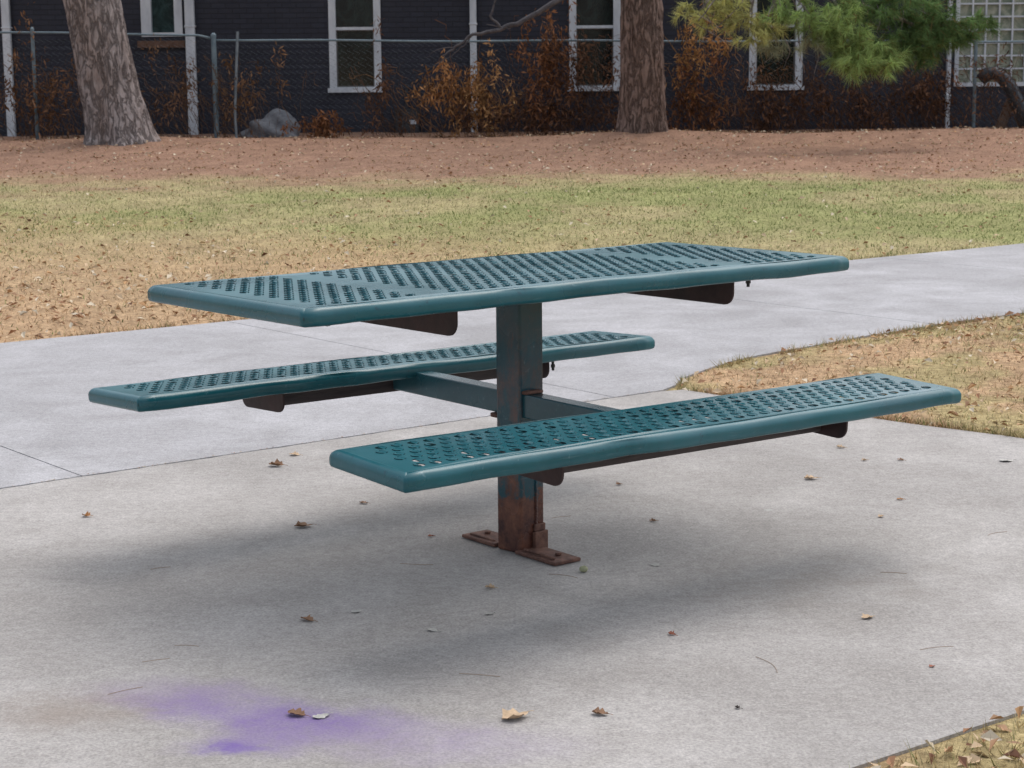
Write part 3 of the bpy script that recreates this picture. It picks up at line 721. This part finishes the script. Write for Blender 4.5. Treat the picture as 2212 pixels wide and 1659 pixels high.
trunk_mesh('trunk',[(1.81,21,.25,.42),(1.81,21,.45,.355),(1.80,21,.62,.325),(1.795,21,1.0,.31),(1.785,21,1.6,.285),(1.775,21,2.27,.268),(1.9,21,6,.2),(2.0,21,11.5,.06)],M_bark2,t2,4.1)
crown(1.95,21,t2,5.8,12,(.06,.09,.03))
YG=(.50,.50,.20);BG=(.34,.46,.17);DG=(.15,.24,.09);PG=(.38,.40,.26)
cl=[(2.43,19.2,1.98,.36,.3,.20,36,36,.15,.009,YG,.5),(2.75,19.2,2.12,.35,.3,.18,30,36,.15,.009,YG,.4),
(3.02,19.0,1.80,.36,.3,.24,46,38,.16,.009,YG,.6),(3.5,19.0,1.98,.42,.3,.22,50,38,.16,.009,BG,.4),(3.25,18.9,1.60,.18,.2,.12,12,32,.16,.008,PG,.8),
(4.05,18.8,1.90,.55,.4,.26,80,40,.17,.009,BG,.4),(4.38,18.7,1.44,.48,.35,.24,105,44,.17,.009,BG,.5),(4.1,18.8,1.66,.34,.3,.16,40,42,.17,.009,BG,.3),(3.75,18.9,1.62,.22,.2,.14,16,36,.16,.008,PG,.6),
(4.95,19.0,1.60,.60,.4,.30,110,42,.17,.009,DG,.3),(5.35,19.0,1.78,.48,.3,.26,90,42,.16,.009,DG,.3),(4.8,19,2.05,.8,.4,.24,100,40,.17,.009,DG,.3),
(5.86,19.0,1.86,.24,.2,.15,26,38,.14,.008,DG,.2),(5.55,19,1.68,.26,.2,.14,26,38,.14,.008,DG,.3),(3.9,19,2.5,1.6,.6,.25,70,34,.17,.009,BG,.3)]
V_,C_=needles(cl); soup('bough',V_,C_,M_need,t2)
pth=[([(1.9,21,4.2),(2.6,20,3.4),(3.4,19.3,2.7),(4.3,19,2.1),(5.1,19,1.8),(5.8,19,1.85)],.06,.012),([(2.6,20,3.4),(2.5,19.4,2.6),(2.45,19.2,2.0)],.02,.006),
([(3.0,19.7,3.0),(3.05,19.1,2.3),(3.0,19,1.8)],.02,.006),([(4.0,19.1,2.3),(4.1,18.9,1.9),(4.35,18.7,1.5)],.02,.008),([(3.4,19.3,2.7),(3.55,19,2.1),(3.62,19,1.55),(3.68,19,1.25)],.014,.004),
([(3.6,19.2,2.5),(3.7,19,1.9),(3.85,19,1.5),(3.8,19,1.15)],.012,.003),([(3.3,19.2,2.5),(3.35,19,1.9),(3.5,19,1.5),(3.42,19,1.3)],.012,.003)]
for i in range(26):
    x=random.uniform(2.4,5.4); z=2.2+random.uniform(-.2,.3); pth.append(([(x,19,z),(x+random.uniform(-.25,.25),19+random.uniform(-.2,.2),z-.3),(x+random.uniform(-.4,.4),19,z-random.uniform(.4,.75))],.009,.003))
limb('limb',pth,M_bark1,t2)
bb=[([(1.7,21,3.0),(1.15,20.4,2.55),(.57,20,2.16),(.15,20,1.93),(-.12,20,1.84),(-.48,20,1.77),(-.70,20,1.62),(-.88,20,1.50)],.05,.010),
([(-.12,20,1.84),(-.25,20,2.0),(-.18,20,2.2),(.0,20,2.5)],.02,.008),([(-.48,20,1.77),(-.60,20,1.63),(-.75,20,1.5),(-1.05,20,1.35)],.010,.003),([(-.7,20,1.62),(-.95,20,1.58),(-1.1,20,1.48)],.008,.002),([(.15,20,1.93),(.0,20,1.85),(-.3,20,1.9)],.012,.004)]
limb('branch',bb,simple('bare_dark_bark',(.05,.046,.052),(.12,.11,.115),15,.9,.4),t2)

# ------------------------------------------------------------ dead vines on the fence
M_vine=attr_mat('dead_vine_leaves',.85,.2)
def vine(cx,cz,rx,rz,nst,nlf,c,label,base=.38,fall=True):
    Vs=[];Cs=[]; c=np.array(c)*2.2
    nlf=int(nlf*1.4)
    Pq=[];Qq=[]
    for i in range(int(nst*1.4)):
        x=cx+rng.normal()*rx*.7; y=FY-.06+rng.normal()*.06; z=base if fall else cz-rz
        topz=cz+rz*rng.uniform(-.3,1.2); dx=rng.normal()*.12
        pts=[]; m=int(max(6,(topz-z)/.07))
        for j in range(m):
            pts.append((x,y,z)); z+=(topz-base)/m*rng.uniform(.6,1.4); x+=dx*.3+rng.normal()*.035; y+=rng.normal()*.012; dx+=rng.normal()*.05
            dx*=.9
        for j in range(rng.integers(0,7)):
            x+=rng.normal()*.05; z+=rng.normal()*.04-.03; pts.append((x,y-.01*j,z))
        p=np.array(pts); Pq.append(p[:-1]);Qq.append(p[1:])
    Pq=np.concatenate(Pq);Qq=np.concatenate(Qq); V1=prism(Pq,Qq,.0045); Vs.append(V1); Cs.append(np.tile(c*.6+np.array([.04,.03,.025]),(len(V1),1))*rng.uniform(.5,1.3,len(V1))[:,None])
    ncl=max(3,nlf//34)
    ccx=cx+rng.normal(size=ncl)*rx*.65; ccz=cz+rng.normal(size=ncl)*rz*.60; kk=rng.integers(0,ncl,nlf)
    P=np.stack([ccx[kk]+rng.normal(size=nlf)*rx*.14,FY-.08+rng.normal(size=nlf)*.08,np.maximum(ccz[kk]+rng.normal(size=nlf)*rz*.22,base)],-1)
    u=rng.normal(size=(nlf,3));u[:,2]-=1.2;u/=np.linalg.norm(u,axis=1)[:,None]; w=np.cross(u,rng.normal(size=(nlf,3)));w/=np.linalg.norm(w,axis=1)[:,None]
    s=rng.uniform(.02,.055,nlf)[:,None]
    A=P;B=P+u*s+w*s*.28;C=P+u*s*2.1;D=P+u*s-w*s*.28
    cs=rng.uniform(.6,1.35,ncl)[kk][:,None]
    Vs.append(np.stack([A,B,C],1));Vs.append(np.stack([A,C,D],1)); cc=c*cs*rng.uniform(.5,1.4,(nlf,1))*np.array([1,1,1]); Cs+= [cc,cc*.85]
    o=soup('dead_vine',np.concatenate(Vs),np.clip(np.concatenate(Cs),0,.7),M_vine); tag(o,label,'vine','dead vines climbing the fence')
OB=(.18,.095,.042);DB=(.080,.044,.028);RB=(.12,.057,.029)
vine(-.92,1.0,.35,.40,22,800,OB,'orange brown dead vine hanging on the chain link fence')
vine(-.38,.92,.28,.45,18,800,(.23,.13,.06),'orange brown dead vine hanging on the chain link fence')
vine(.50,1.35,.28,.62,24,1000,RB,'tall reddish brown dead vine climbing above the fence rail')
vine(1.05,1.15,.45,.60,30,1000,DB,'dark brown dead vine tangled over the chain link fence')
vine(.1,.62,.9,.26,46,1000,DB,'dark brown dead vine tangled over the chain link fence')
vine(2.75,1.55,.30,.38,14,600,(.22,.12,.05),'orange brown dead vine hanging on the chain link fence')
vine(2.6,.9,.42,.45,30,800,RB,'reddish brown dead vine tangled over the fence')
vine(3.6,.85,.6,.48,70,900,DB,'dark brown dead vine tangled over the chain link fence')
vine(4.8,.85,.6,.48,80,900,DB,'dark brown dead vine tangled over the chain link fence')
vine(5.9,.9,.5,.45,60,700,DB,'dark brown dead vine tangled over the chain link fence')
vine(-2.62,.58,.26,.20,12,450,RB,'reddish brown dead vine clump low on the fence')
vine(-1.75,.95,.25,.48,14,300,DB,'sparse dark brown dead vine on the fence')
vine(-3.75,.95,.45,.5,30,400,(.11,.065,.038),'thin dry brown vine stems on the fence')
vine(-4.7,1.0,.45,.5,28,400,(.10,.06,.038),'thin dry brown vine stems on the fence')
vine(-6.6,1.0,.55,.6,40,800,(.11,.06,.034),'brown dead vine covering the fence beside the tree')
vine(7.2,1.0,.6,.5,30,300,DB,'sparse dark brown dead vine on the fence')

# ------------------------------------------------------------ camera, light
f=4084.7582; pitch_=.1629; roll=-.0085
cam=bpy.data.cameras.new('camera'); co=bpy.data.objects.new('camera',cam); link(co); scene.camera=co
rt=Vector((1,0,0)); fw_=Vector((0,math.cos(pitch_),-math.sin(pitch_))); up=Vector((0,math.sin(pitch_),math.cos(pitch_)))
cr,sr=math.cos(roll),math.sin(roll); r2=rt*cr+up*sr; u2=rt*(-sr)+up*cr; b2=-fw_
co.matrix_world=Matrix(((r2.x,u2.x,b2.x,-.0112),(r2.y,u2.y,b2.y,-4.9882),(r2.z,u2.z,b2.z,1.2726),(0,0,0,1)))
cam.sensor_width=36; cam.lens=f/2212*36; cam.clip_end=2000; cam.clip_start=.05
cam.dof.use_dof=True; cam.dof.focus_distance=5.0; cam.dof.aperture_fstop=18
w=bpy.data.worlds.new('World'); scene.world=w; w.use_nodes=True; nt=w.node_tree; nt.nodes.clear()
sky=nt.nodes.new('ShaderNodeTexSky'); sky.sky_type='NISHITA'; sky.sun_disc=False; sky.sun_elevation=math.radians(62); sky.sun_rotation=math.radians(35); sky.air_density=1.0; sky.dust_density=4; sky.ozone_density=1
bg=nt.nodes.new('ShaderNodeBackground'); bg.inputs[1].default_value=.215; wo=nt.nodes.new('ShaderNodeOutputWorld')
hs=nt.nodes.new('ShaderNodeHueSaturation'); hs.inputs['Saturation'].default_value=.45; nt.links.new(sky.outputs[0],hs.inputs['Color']); nt.links.new(hs.outputs[0],bg.inputs[0]); nt.links.new(bg.outputs[0],wo.inputs[0])
sl=bpy.data.lights.new('sun','SUN'); sl.energy=.7; sl.angle=math.radians(110); sl.color=(1,.96,.9)
so=bpy.data.objects.new('sun',sl); link(so)
az=math.radians(35); el=math.radians(62)
d=Vector((math.sin(az)*math.cos(el),math.cos(az)*math.cos(el),math.sin(el)))
so.rotation_euler=d.to_track_quat('Z','Y').to_euler(); so.location=(0,0,20)
scene.view_settings.view_transform='Standard'; scene.view_settings.look='None'; scene.view_settings.exposure=0
